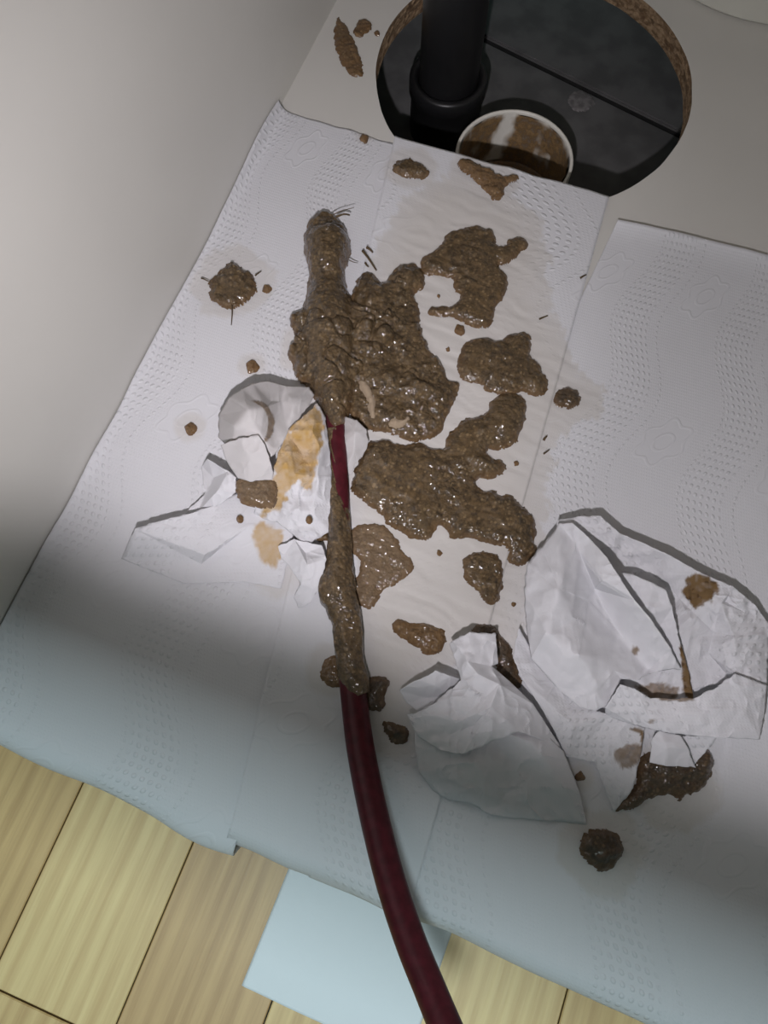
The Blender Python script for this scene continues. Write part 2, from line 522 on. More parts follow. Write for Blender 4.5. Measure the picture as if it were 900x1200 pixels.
def towel(k, label, crease=None):
    d = T[k]; z0 = d['z']
    Wd = np.linalg.norm(d['BR'] - d['BL']); Ld = np.linalg.norm(d['TL'] - d['BL'])
    nu = max(8, int(Wd / .0016)); nv = int(Ld / .0016); R = .0125; nb = 14; nh = 24
    uu = np.linspace(0, 1, nu + 1); vv = np.linspace(0, 1, nv + 1)
    U, V = np.meshgrid(uu, vv)
    edge = (d['TL'][None, None] * (1 - U[..., None]) + d['TR'][None, None] * U[..., None])
    bot = (d['BL'][None, None] * (1 - U[..., None]) + d['BR'][None, None] * U[..., None])
    XY = edge * (1 - V[..., None]) + bot * V[..., None]
    # uneven top edge
    XY[..., 1] += (1 - V) ** 30 * .0012 * vnoise(U * 9, U * 0, 40 + ord(k))
    X, Y = XY[..., 0], XY[..., 1]
    Z = z0 + wrinkle(X, Y)
    if k == 'A':     # the edge climbs the side panel a little
        cl = .004 + .009 * np.exp(-((V - .06) / .10) ** 2) + .002 * vnoise(V * 14, V * 0, 2)
        dx = X - WX
        Z = Z + cl * np.exp(-(dx / .0028) ** 1.3)
    if k == 'B':
        Z = Z + .0012 * np.exp(-U * Wd / .004)   # lifted left edge
    if k == 'C':
        Z = Z + .0050 * np.exp(-V * Ld / .008)
        # a folded seam towards the front right
        px_s = PX(839, 933); px_e = PX(795, 1150)
        ln = px_s[0] + (Y - px_s[1]) * (px_e[0] - px_s[0]) / (px_e[1] - px_s[1])
        Z = Z + .0011 * np.clip((X - ln) / .0012 + .5, 0, 1) * np.clip((V - .55) / .2, 0, 1)
    rows = [np.stack([X, Y, Z], -1)]
    last = rows[0][-1]
    wob = .0035 * fbm(last[:, 0] * 16, last[:, 0] * 0 + ord(k), 50, 2)
    if k == 'A': wob = wob + .004 * np.exp(-((last[:, 0] - d['BR'][0] + .02) / .03) ** 2)
    ext = []; vlen = []
    for q in range(1, nb + 1):
        a = q / nb * math.pi / 2 * .98
        s = min(1, q / 6)
        ext.append(np.stack([last[:, 0], last[:, 1] - (R + wob * s) * math.sin(a), last[:, 2] - R * (1 - math.cos(a))], -1)); vlen.append(a * R)
    for q in range(1, nh + 1):
        t = q / nh
        e = ext[nb - 1].copy(); e[:, 2] -= t * .05; e[:, 1] += .010 * t + .003 * t * vnoise(last[:, 0] * 30, last[:, 0] * 0 + 3 * t, 61)
        ext.append(e); vlen.append(math.pi / 2 * R + t * .05)
    G = np.concatenate([rows[0], np.stack(ext, 0)], 0)
    nr, nc = G.shape[:2]
    idx = np.arange(nr * nc).reshape(nr, nc)
    F = np.stack([idx[:-1, :-1], idx[1:, :-1], idx[1:, 1:], idx[:-1, 1:]], -1).reshape(-1, 4)
    o = pyd('paper_towel', G.reshape(-1, 3), F, M['towel'])
    vcoord = np.concatenate([vv * Ld, Ld + np.array(vlen)])
    uvu, uvv = np.meshgrid(uu * Wd, vcoord)
    off = {'A': (.02, .03), 'B': (.055, .08), 'C': (.062, .045)}[k]
    setuv(o, np.stack([uvu + off[0], -uvv + off[1] + 5], -1).reshape(-1, 2))
    w = wetness(G[..., 0], G[..., 1]); w[nv + 1:] = 0
    if k == 'A': w *= np.clip(1.5 - 0 * w, 0, 1)
    fattr(o, 'wet', w.ravel())
    sm = o.modifiers.new('thickness', 'SOLIDIFY'); sm.thickness = .0005; sm.offset = -1
    tag(o, label, 'paper towel', 'paper towels lining the cabinet base')
    return o
towel('A', 'white embossed paper towel running along the cabinet side panel')
towel('C', 'broad dry embossed paper towel at the right, folded over the front edge')
towel('B', 'wet middle paper towel reaching from the round hole under the red hose')

# ------------------------------------------------------------------ sheet of paper on the floor
def floor_sheet():
    c = [P(338, 1018, FLOOR_Z + .0008), P(283, 1155, FLOOR_Z + .0008), P(535, 1108, FLOOR_Z + .0008)]
    a = c[0]; ev = (c[1] - a); 
    eu = Vector((-ev.y, ev.x, 0)).normalized() * .116
    a = a - ev * .35; ev = ev * 1.35
    n = 60; v = []; f = []; uv = []
    for i in range(n + 1):
        for j in range(n + 1):
            p = a + eu * (i / n) + ev * (j / n)
            z = FLOOR_Z + .0012 + .0008 * float(fbm(p.x * 40 , p.y * 40, 77))
            if i == 0 or i == n: z -= .0006
            v.append((p.x, p.y, z)); uv.append((i / n * .116, j / n * ev.length))
    for i in range(n):
        for j in range(n):
            f.append((i * (n + 1) + j, (i + 1) * (n + 1) + j, (i + 1) * (n + 1) + j + 1, i * (n + 1) + j + 1))
    o = pyd('paper_sheet', v, f, M['floor_paper']); setuv(o, uv)
    sm = o.modifiers.new('thickness', 'SOLIDIFY'); sm.thickness = .0004; sm.offset = 1
    tag(o, 'flat bluish white paper square lying on the wooden floor', 'paper')
floor_sheet()

# ------------------------------------------------------------------ under the hole: waste pipe and drain
bp = PX(520, 149, FLOOR_Z)
wp = tag(empty('waste_pipe', (bp[0], bp[1], FLOOR_Z)), 'black plastic waste pipe rising through the round hole', 'pipe')
adopt(lathe('socket', [(.0315, 0), (.0315, .040), (.0335, .042), (.0335, .054), (.0320, .056), (.0295, .0565), (.0265, .0545), (.0255, .048)], (bp[0], bp[1], FLOOR_Z), M['pipe_black']), wp)
adopt(lathe('pipe', [(.0253, .03), (.0253, .80), (.022, .80)], (bp[0], bp[1], FLOOR_Z), M['pipe_black']), wp)
dc = PX(590, 240, FLOOR_Z)
dr = tag(empty('floor_drain', (dc[0], dc[1], FLOOR_Z)), 'white drain pipe stub smeared with brown sludge below the hole', 'drain')
DR = .0455; DH = .058
adopt(lathe('pipe_stub', [(DR + .0028, 0), (DR + .0028, DH - .001), (DR + .0020, DH), (DR + .0006, DH), (DR, DH - .001), (DR, DH - .003)],
            (dc[0], dc[1], FLOOR_Z), M['pipe_white']), dr)
def drain_inside():
    """inside wall and bottom of the stub, streaked with sludge"""
    n = 128; m = 60; v = []; f = []; st = []
    for i in range(n):
        a = 2 * math.pi * i / n
        for j in range(m + 1):
            t = j / m
            if t < .8: r = DR - .0002; z = DH - .002 - t / .8 * (DH - .006)
            else: r = (DR - .0002) * (1 - (t - .8) / .2 * .98); z = .004 - .002 * (t - .8) / .2
            far = a - (math.pi / 2 + .32)
            far = math.atan2(math.sin(far), math.cos(far))
            q = float(fbm(np.array(far * 2.4 + 5), np.array(t * 2.0), 5, 4)) + .35 * float(fbm(np.array(far * 10), np.array(t * 7), 15, 3))
            mm = q + .95 - 1.15 * math.exp(-((far - .05 - .25 * t) / .17) ** 2) - .55 * math.exp(-((far + .62) / .16) ** 2) * (1 - t) - .4 * math.exp(-(t / .035) ** 2)
            if t > .78: mm += .8
            st.append(min(1, max(0, mm * 1.7)))
            d = st[-1] * (.0012 + .0012 * q) if t < .8 else 0
            v.append((dc[0] + (r - d) * math.cos(a), dc[1] + (r - d) * math.sin(a), FLOOR_Z + z))
    for i in range(n):
        k = (i + 1) % n
        for j in range(m):
            f.append((i * (m + 1) + j, i * (m + 1) + j + 1, k * (m + 1) + j + 1, k * (m + 1) + j))
    o = pyd('soiled_inside', v, f, M['drain']); fattr(o, 'stain', st)
    return o
def drain_mat():
    m, nt, b = newmat('soiled_drain')
    co = coord(nt); n = noise(nt, co, 220, 4, .7); st = attr(nt, 'stain')
    sc = mix(nt, n.sm(.35, .65), (.12, .07, .03), (.27, .175, .085))
    nt.links.new(mix(nt, (st * (n * .8 + .6)).mn(1.0), (.74, .72, .66), sc), b.inputs['Base Color'])
    b.inputs['Roughness'].default_value = .4
    bump(nt, b, n * st, .6, .002)
    return m
M['drain'] = drain_mat()
adopt(drain_inside(), dr)

# round cream basin at the far right of the base
bc = P(905, -95, 0)
br = (P(868, 27, 0) - bc).length
bas = tag(lathe('basin', [(.001, .002), (br * .9, .002), (br * .97, .0005), (br, .004), (br + .012, .09), (br + .016, .092), (br + .016, .094), (br + .010, .094), (br - .004, .006), (br * .9, .005), (.001, .005)],
                (bc.x, bc.y, 0), M['basin'], None, 96), 'round cream plastic basin standing on the base beyond the hole', 'basin')

# ------------------------------------------------------------------ sludge
def blob(name, outline, hgt, edge_w, seed, mat='sludge', lump=.35, rag=.0012, cell=.0011, zfun=None, parent=None, smooth=1, grain=1.0, base=None, pools=True):
    q = PX(*np.array(outline, float).T, (.002 + hgt * .25))[:, :2] if base is None else PX(*np.array(outline, float).T, base + hgt * .2)[:, :2]
    q = chaikin(q, smooth)
    lo = q.min(0) - .004; hi = q.max(0) + .004
    cell = min(cell, float((hi - lo).max()) / 18)
    nx, ny = ((hi - lo) / cell).astype(int) + 2
    gx = lo[0] + np.arange(nx) * cell; gy = lo[1] + np.arange(ny) * cell
    X, Y = np.meshgrid(gx, gy, indexing='ij')
    D = sdist(np.stack([X, Y], -1).reshape(-1, 2), q).reshape(nx, ny)
    D = D + rag * (1.1 * fbm(X * 170, Y * 170, seed, 3) + .8 * fbm(X * 520, Y * 520, seed + 2, 2))
    gX, gY = np.gradient(D, cell)
    gl = np.maximum(np.hypot(gX, gY), .3)
    keep = D > -cell * .75
    quad = keep[:-1, :-1] & keep[1:, :-1] & keep[:-1, 1:] & keep[1:, 1:]
    sh = np.where(D < 0, -D, 0)
    X2 = X + gX / gl * sh; Y2 = Y + gY / gl * sh
    d = np.maximum(D, 0)
    ramp = 1 - np.exp(-d / edge_w)
    ramp2 = np.clip(d / .0018, 0, 1) ** .6
    n1 = fbm(X * 75, Y * 75, seed + 3, 2); n2 = fbm(X * 260, Y * 260, seed + 7, 2); n3 = vnoise(X * 700, Y * 700, seed + 9)
    n4 = np.maximum(0, vnoise(X * 420, Y * 420, seed + 11) - .45) * 2
    pool = np.clip((D - .0055) / .004, 0, 1) * np.clip((vnoise(X * 48, Y * 48, seed + 20) + .15) / .3, 0, 1) if pools else 0 * D
    grain = grain * (1 - .8 * pool)
    z = hgt * ramp * (1 + lump * (1 - .5 * pool) * n1) + ramp2 * (.0008 + grain * (.0010 * n2 + .00030 * n3 + .0011 * n4 + .0009 * np.abs(n1)))
    z0 = towel_at(X2, Y2) if base is None else np.full_like(X, base)
    if zfun is not None: z = zfun(X, Y, D, z)
    z = np.where(D > 0, np.maximum(z, .0003), -.0004) + z0
    used = np.zeros_like(keep); 
    used[:-1, :-1] |= quad; used[1:, :-1] |= quad; used[:-1, 1:] |= quad; used[1:, 1:] |= quad
    idx = -np.ones((nx, ny), int); idx[used] = np.arange(used.sum())
    F = np.stack([idx[:-1, :-1][quad], idx[1:, :-1][quad], idx[1:, 1:][quad], idx[:-1, 1:][quad]], -1)
    V = np.stack([X2[used], Y2[used], z[used]], -1)
    o = pyd(name, V, F, M[mat], parent)
    fattr(o, 'edge', np.clip(1 - D[used] / .0045, 0, 1)); fattr(o, 'pool', pool[used])
    return o

GRP = 'sludge patches on the towels'
def patch(outline, hgt, ew, seed, label, mat='sludge', **k):
    nm = k.pop('name', 'sludge_patch'); g = k.pop('group', GRP)
    return tag(blob(nm, outline, hgt, ew, seed, mat, **k), label, 'sludge', g)

patch([(420, 321), (432, 315), (441, 322), (449, 333), (454, 324), (464, 311), (478, 307), (492, 309), (500, 325), (498, 337), (484, 344), (492, 359), (491, 374), (498, 394),
       (504, 412), (518, 423), (523, 436), (525, 446), (539, 447), (538, 458), (531, 475), (522, 491), (521, 504), (507, 513), (485, 519), (465, 512), (450, 506), (435, 505),
       (424, 498), (414, 490), (406, 478), (400, 440), (404, 380), (410, 345)], .0075, .007, 101,
      'lumpy brown sludge spread against the right of the hose tip', lump=.75, grain=1.6, pools=False)
patch([(492, 305), (498, 298), (513, 292), (518, 281), (527, 270), (544, 268), (556, 263), (573, 267), (581, 272), (583, 288), (591, 290), (596, 281), (608, 276), (618, 281),
       (622, 290), (611, 294), (604, 303), (593, 310), (583, 310), (589, 317), (596, 328), (593, 346), (582, 357), (578, 374), (576, 382), (562, 386), (547, 381), (533, 373),
       (524, 371), (509, 371), (499, 366), (504, 359), (518, 359), (529, 359), (540, 346), (531, 339), (532, 326), (522, 323), (500, 323), (494, 318)], .0045, .005, 111,
      'brown sludge puddle with a knob at its right, nearest the hole', lump=.3, grain=.8)
patch([(537, 418), (542, 404), (556, 397), (571, 394), (587, 401), (591, 394), (600, 390), (620, 389), (623, 400), (621, 418), (631, 423), (636, 436), (643, 442), (642, 456),
       (636, 464), (620, 464), (613, 458), (604, 463), (582, 462), (569, 460), (564, 451), (553, 449), (538, 444), (536, 431)], .0048, .005, 121,
      'brown sludge puddle left of the small round dark blob', lump=.35, grain=.9)
patch([(432, 515), (446, 514), (471, 521), (490, 518), (509, 525), (521, 524), (523, 513), (533, 500), (542, 490), (558, 488), (571, 480), (571, 471), (584, 461), (604, 458),
       (617, 469), (617, 493), (609, 504), (606, 520), (589, 527), (569, 527), (576, 534), (590, 540), (594, 548), (590, 556), (580, 560), (557, 561), (563, 571), (572, 574), (583, 573), (583, 579),
       (598, 576), (615, 593), (629, 607), (630, 626), (627, 634), (632, 641), (623, 654), (612, 664), (594, 659), (597, 646), (590, 639), (568, 637), (551, 630), (526, 632),
       (526, 622), (515, 612), (509, 621), (505, 634), (487, 633), (473, 623), (452, 616), (452, 604), (432, 593), (409, 575), (411, 568), (416, 546), (423, 532)], .0065, .006, 131,
      'largest glossy brown sludge puddle spreading across the wet middle towel', lump=.5, grain=1.0)
patch([(405, 622), (432, 611), (448, 615), (465, 629), (473, 648), (486, 659), (483, 673), (468, 684), (448, 693), (443, 707), (432, 715), (418, 709), (410, 690), (412, 679), (423, 668), (422, 657), (408, 645)],
      .0013, .003, 141, 'thin pale brown smear beside the coated hose', 'sludge_pale', grain=.6)
patch([(540, 657), (551, 647), (570, 645), (587, 651), (590, 679), (589, 698), (576, 711), (564, 704), (559, 693), (546, 682)], .0035, .004, 151,
      'bean shaped brown sludge blob left of the big crumpled towel', grain=1.0)
patch([(459, 729), (469, 724), (482, 731), (500, 730), (516, 736), (524, 747), (522, 760), (511, 767), (496, 766), (484, 756), (471, 747), (461, 740)], .0022, .003, 161,
      'elongated tan brown sludge drop above the small crumpled towel', 'sludge_dry')
patch([(392, 766), (378, 776), (374, 791), (382, 804), (400, 808), (410, 790), (402, 770)], .0012, .003, 171, 'thin reddish brown spot peeping from the left of the hose', 'sludge_dry', grain=.4)
patch([(426, 795), (449, 790), (460, 800), (451, 813), (452, 829), (442, 837), (428, 834), (424, 815)], .0035, .003, 181, 'dark brown double blob touching the right of the bare hose', 'sludge_dark')
patch([(446, 844), (462, 847), (474, 850), (482, 858), (476, 871), (460, 871), (451, 860)], .003, .003, 191, 'small dark brown blob at the left tip of the small crumpled towel', 'sludge_dark')
patch([(551, 738), (561, 731), (580, 731), (586, 743), (604, 759), (603, 773), (613, 794), (610, 812), (585, 790), (575, 765), (560, 755)], .004, .004, 201,
      'dark sludge wedged between the two crumpled towels at the right', 'sludge_dark')
patch([(648, 471), (651, 458), (664, 452), (678, 456), (683, 467), (678, 476), (667, 480), (653, 476)], .0042, .004, 211, 'small round dark brown blob alone at the edge of the wet area', 'sludge_dark', grain=1.3)
patch([(680, 986), (687, 974), (706, 968), (724, 976), (732, 991), (730, 1008), (714, 1025), (692, 1016), (681, 1003)], .0050, .005, 221, 'round blackish brown blob near the front edge of the towels', 'sludge_dark', grain=1.4)
patch([(719, 951), (733, 930), (746, 921), (748, 903), (752, 885), (770, 880), (800, 880), (829, 872), (836, 886), (835, 913), (816, 932), (800, 931), (797, 941), (791, 930), (765, 936), (745, 948), (733, 953)],
      .0045, .004, 231, 'brown sludge streak coming out below the big crumpled towel', 'sludge_dark', grain=1.3)
patch([(244, 345), (244, 329), (251, 320), (262, 314), (267, 307), (276, 307), (287, 314), (296, 318), (300, 331), (304, 338), (296, 348), (284, 356), (275, 360), (268, 363), (262, 359), (247, 351)],
      .0045, .004, 241, 'rough brown blob near the side panel with stray fibres', grain=1.6, rag=.0018)
patch([(458, 196), (466, 187), (478, 187), (491, 190), (504, 200), (499, 211), (480, 210), (461, 204)], .0038, .004, 251, 'oval brown blob on the towel corner left of the hole', 'sludge', grain=1.3)
patch([(533, 189), (547, 186), (569, 197), (586, 207), (606, 205), (609, 210), (591, 219), (592, 231), (581, 237), (572, 228), (555, 210), (538, 200)], .0035, .0035, 261,
      'brown sludge drip hanging on the towel at the rim of the hole', 'sludge_dry', grain=1.3)
patch([(389, 43), (394, 13), (408, 29), (420, 55), (429, 86), (412, 88), (397, 69)], .0016, .004, 271, 'flat orange brown streak on the bare base panel', 'sludge_dry', group='sludge streaks on the bare panel')
patch([(412, 34), (423, 18), (438, 24), (432, 36), (419, 43)], .0016, .003, 272, 'short brown dab beside the streak on the bare panel', 'sludge_dry', group='sludge streaks on the bare panel')

def dot(px, py, r, seed, label, mat='sludge', h=.0018):
    n = 9; pts = [(px + r * (1 + .2 * math.sin(seed + 2.1 * i)) * math.cos(2 * math.pi * i / n), py + r * (1 + .25 * math.cos(seed * 1.7 + 3 * i)) * math.sin(2 * math.pi * i / n)) for i in range(n)]
    tag(blob('sludge_speck', pts, h, .002, seed, mat, rag=.0004, cell=.0006, grain=.6), label, 'sludge', 'small sludge specks')
dot(312, 337, 6, 1, 'tiny brown speck just right of the rough blob near the side panel', 'sludge_dry')
dot(295, 429, 8.5, 2, 'small round brown spot above the stained tissue hood', 'sludge_dry')
dot(223, 502, 8, 3, 'small orange brown spot alone at the left of the stained tissue', 'sludge_dry')
dot(427, 161, 6, 4, 'tiny brown crumb on the back edge of the left towel', 'sludge_dry')
dot(442, 36, 4, 5, 'pinhead brown speck left of the hole on the bare panel', 'sludge_dry')
dot(680, 910, 6.5, 6, 'small brown speck between the two crumpled towels at the front', 'sludge_dry')
dot(515, 648, 4, 7, 'tiny brown speck in the wet area below the largest puddle', 'sludge_dry', .001)
dot(602, 708, 3.5, 8, 'tiny brown speck left of the big crumpled towel', 'sludge_dry', .001)
dot(605, 543, 4, 9, 'tiny brown speck right of the largest puddle on cockled paper', 'sludge_dry', .001)
dot(525, 410, 3, 10, 'pinhead brown speck in the gap between two puddles', 'sludge_dry', .0008)
dot(514, 347, 2.6, 11, 'pinhead dark speck inside the bay of the uppermost puddle', 'sludge_dry', .0008)
dot(539, 387, 7, 12, 'small brown crumb under the uppermost puddle', 'sludge_dry', .0014)
dot(378, 628, 8, 13, 'brown dab on tissue touching the left of the coated hose', 'sludge')

# ------------------------------------------------------------------ red drain hose caked with sludge
HP = [  # px, py, centre height, radius
    (386, 300, .009, .0055), (388, 400, .009, .0058), (392, 480, .0085, .0058), (395, 520, .0085, .0058), (397, 570, .0085, .006), (399, 630, .0085, .0062),
    (403, 700, .0085, .0066), (409, 760, .0088, .0070), (415, 820, .0105, .0073), (423, 880, .016, .0075), (437, 950, .025, .0075), (457, 1030, .037, .0074),
    (480, 1100, .049, .0073), (503, 1157, .060, .0072), (527, 1215, .073, .0072), (562, 1295, .090, .0072)]
def spline(cp, n):
    cp = np.asarray(cp, float); m = len(cp); out = []
    for s in np.linspace(0, m - 1, n):
        i = min(int(s), m - 2); t = s - i
        p0 = cp[max(i - 1, 0)]; p1 = cp[i]; p2 = cp[i + 1]; p3 = cp[min(i + 2, m - 1)]
        out.append(.5 * (2 * p1 + (p2 - p0) * t + (2 * p0 - 5 * p1 + 4 * p2 - p3) * t * t + (3 * p1 - p0 - 3 * p2 + p3) * t ** 3))
    return np.array(out)
def sweep(name, pts, rad, mat, parent=None, n=24, prof=None, nz=None):
    pts = np.asarray(pts); V = []; k = len(pts)
    for i in range(k):
        t = pts[min(i + 1, k - 1)] - pts[max(i - 1, 0)]; t = t / np.linalg.norm(t)
        s = np.cross(t, (0, 0, 1)); s /= np.linalg.norm(s); u = np.cross(s, t)
        for j in range(n):
            a = 2 * math.pi * j / n
            r = rad[i] * (prof(a) if prof else 1) + (nz(i, a) if nz else 0)
            V.append(pts[i] + r * (math.cos(a) * s + math.sin(a) * u))
    F = [(i * n + j, i * n + (j + 1) % n, (i + 1) * n + (j + 1) % n, (i + 1) * n + j) for i in range(k - 1) for j in range(n)]
    F += [tuple(reversed(range(n))), tuple((k - 1) * n + j for j in range(n))]
    return pyd(name, V, F, mat, parent)
hw = np.array([(*PX(a, b, c), r) for a, b, c, r in HP])
hs = spline(hw, 150)
hose = tag(empty('drain_hose', P(400, 640, .002)), 'dark red rubber drain hose caked with brown sludge at its tip', 'hose')
adopt(sweep('hose', hs[:, :3], hs[:, 3], M['hose'], None, 32, lambda a: 1 + .05 * math.cos(2 * a) + .03 * math.exp(-((a - 1.0) / .12) ** 2)), hose)
# coat on the hose: px, py, height, radius
CP = [(391, 505, .008, .0062), (390, 525, .0080, .0052), (391, 550, .0088, .0054), (393, 580, .0092, .0060), (396, 605, .0092, .0070), (397, 640, .0095, .0080), (397, 665, .0098, .0095),
      (395, 692, .0098, .0118), (401, 708, .0096, .0106), (407, 728, .0098, .0094), (409, 760, .0100, .0090), (412, 785, .0105, .0088), (417, 800, .0110, .0080), (423, 815, .0112, .006)]
cs = spline(np.array([(*PX(a, b, c), r) for a, b, c, r in CP]), 260)
def coat_n(i, a):
    y = i * .14; x = a * 2.2
    e = min(1, (259 - i) / 12)
    return e * (.0011 * float(vnoise(np.array(math.cos(a) * 1.6 + y * .35), np.array(math.sin(a) * 1.6 + 9), 71)) + .0006 * float(vnoise(np.array(math.cos(a) * 4 + y), np.array(math.sin(a) * 4), 72))
                + .0005 * max(0, float(vnoise(np.array(math.cos(a) * 7 + y * 2), np.array(math.sin(a) * 7), 73)) - .3))
coat = sweep('sludge_coat', cs[:, :3], cs[:, 3], M['sludge'], None, 64, None, coat_n)
coat['label'] = 'brown sludge coating the middle of the hose'
adopt(coat, hose)

# thick cake of sludge over the hose tip
TIP = [(380, 248), (393, 251), (403, 261), (410, 274), (412, 290), (409, 303), (404, 311), (404, 325), (409, 340), (420, 357), (445, 360), (465, 375), (472, 395), (464, 412), (447, 424),
       (430, 440), (418, 460), (411, 480), (405, 503), (396, 511), (386, 508), (380, 495), (375, 478), (366, 462), (360, 451), (350, 446), (344, 436), (343, 425), (336, 416), (337, 406), (343, 398),
       (344, 388), (338, 377), (341, 365), (353, 361), (356, 350), (360, 330), (362, 312), (356, 296), (354, 278), (357, 268), (359, 257), (368, 249)]
tipc = spline(np.array([PX(383, 282, .012), PX(383, 320, .012), PX(384, 360, .012), PX(386, 400, .012), (PX(390, 450, .012)), PX(395, 505, .012)]), 80)
def tip_z(X, Y, D, z):
    d = np.full(X.shape, 1e9); s = np.zeros(X.shape)
    for i, c in enumerate(tipc):
        q = np.hypot(X - c[0], Y - c[1]); m = q < d
        d = np.where(m, q, d); s = np.where(m, i / 79., s)
    W = np.interp(s, [0, .12, .22, .40, .55, .75, 1], [.0165, .0155, .0125, .0165, .0200, .0150, .0085])
    Hh = np.interp(s, [0, .12, .22, .40, .55, .75, 1], [.0190, .0200, .0145, .0190, .0215, .0180, .0145])
    dome = Hh * np.sqrt(np.maximum(0, 1 - np.minimum(1, d / W) ** 2.2))
    n1 = fbm(X * 95, Y * 95, 302, 2); n2 = fbm(X * 300, Y * 300, 305, 2)
    # curled lumps
    bumps = 0
    for bx, by, R, hh in ((342, 371, .0050, .010), (341, 408, .0055, .011), (352, 395, .006, .012), (365, 405, .007, .010), (412, 392, .0060, .015), (430, 385, .0070, .0155), (450, 395, .0085, .0165),
                          (440, 410, .0065, .014), (350, 440, .006, .009), (372, 372, .006, .003), (398, 388, .005, .004), (378, 425, .008, .004), (455, 372, .005, .014)):
        c = PX(bx, by, .010)
        q = np.hypot(X - c[0], Y - c[1]) / R
        bumps = np.maximum(bumps, hh * np.sqrt(np.maximum(0, 1 - q ** 2)))
    grooves = -.0030 * np.exp(-(vnoise(X * 85, Y * 85, 311) / .12) ** 2) * np.clip((s - .35) / .1, 0, 1)
    ed = np.clip(D / .003, 0, 1) ** .5
    body = np.maximum(dome, .95 * z) 
    return ed * (np.maximum(body, bumps) + .0013 * n1 + .0008 * n2 + grooves + .0010 * np.maximum(0, vnoise(X * 430, Y * 430, 313) - .35) + .001)
tipo = blob('sludge_cake', TIP, .012, .006, 300, 'sludge', zfun=tip_z, cell=.0008, rag=.0009, pools=False)
tipo['label'] = 'thick lumpy brown sludge caked over the hose tip'
adopt(tipo, hose)

# fibres sticking out of the sludge
def fibre(name, pts, r, parent=None, mat='straw'):
    c = spline(np.array([PX(a, b, c) for a, b, c in pts]), 12)
    return sweep(name, c, np.full(12, r) * np.linspace(1, .5, 12), M[mat], parent, 6)
for pts, r in (([(388, 253, .014), (398, 248, .016), (415, 243, .014)], .0004), ([(394, 254, .012), (403, 251, .014), (410, 252, .012)], .0009), ([(408, 304, .010), (414, 307, .008), (419, 308, .006)], .0004)):
    adopt(fibre('fibre', pts, r), hose)
SPL = [([(425, 294, .005), (432, 303, .006), (441, 317, .005)], .0010, 'longest dark splinter lying between hose tip and upper puddle'),
       ([(430, 290, .005), (433, 292, .0055), (437, 296, .005)], .0011, 'short dark splinter at the seam beside the hose tip'),
       ([(428, 308, .005), (430, 311, .0055), (432, 313, .005)], .0008, 'smallest dark splinter just below the longest one'),
       ([(632, 374, .004), (637, 372, .0045), (642, 370, .004)], .0007, 'thin brown splinter right of the uppermost puddle'),
       ([(680, 326, .004), (683, 324, .0045), (687, 322, .004)], .0008, 'thin brown splinter near the right edge of the middle towel'),
       ([(637, 532, .004), (640, 530, .0045), (644, 527, .004)], .0006, 'thin dark splinter on the dry rim right of the largest puddle'),
       ([(637, 516, .004), (639, 513, .0045), (641, 511, .004)], .0009, 'short dark splinter at the wet border below the round blob')]
for pts, r, lab in SPL:
    o = fibre('splinter', pts, r); tag(o, lab, 'splinter', 'dark splinters on the towels')
for pts in ([(236, 326, .004), (241, 328, .0055), (247, 331, .005)], [(272, 358, .005), (272, 368, .005), (271, 381, .004)], [(299, 323, .005), (303, 320, .005), (306, 318, .004)]):
    o = fibre('fibre', pts, .0006)
    tag(o, {236: 'short brown fibre left of the rough blob near the side panel', 272: 'hair thin fibre hanging below the rough blob near the side panel',
            299: 'short fibre at the upper right of the rough blob near the side panel'}[pts[0][0]], 'fibre', 'loose fibres round the rough blob')

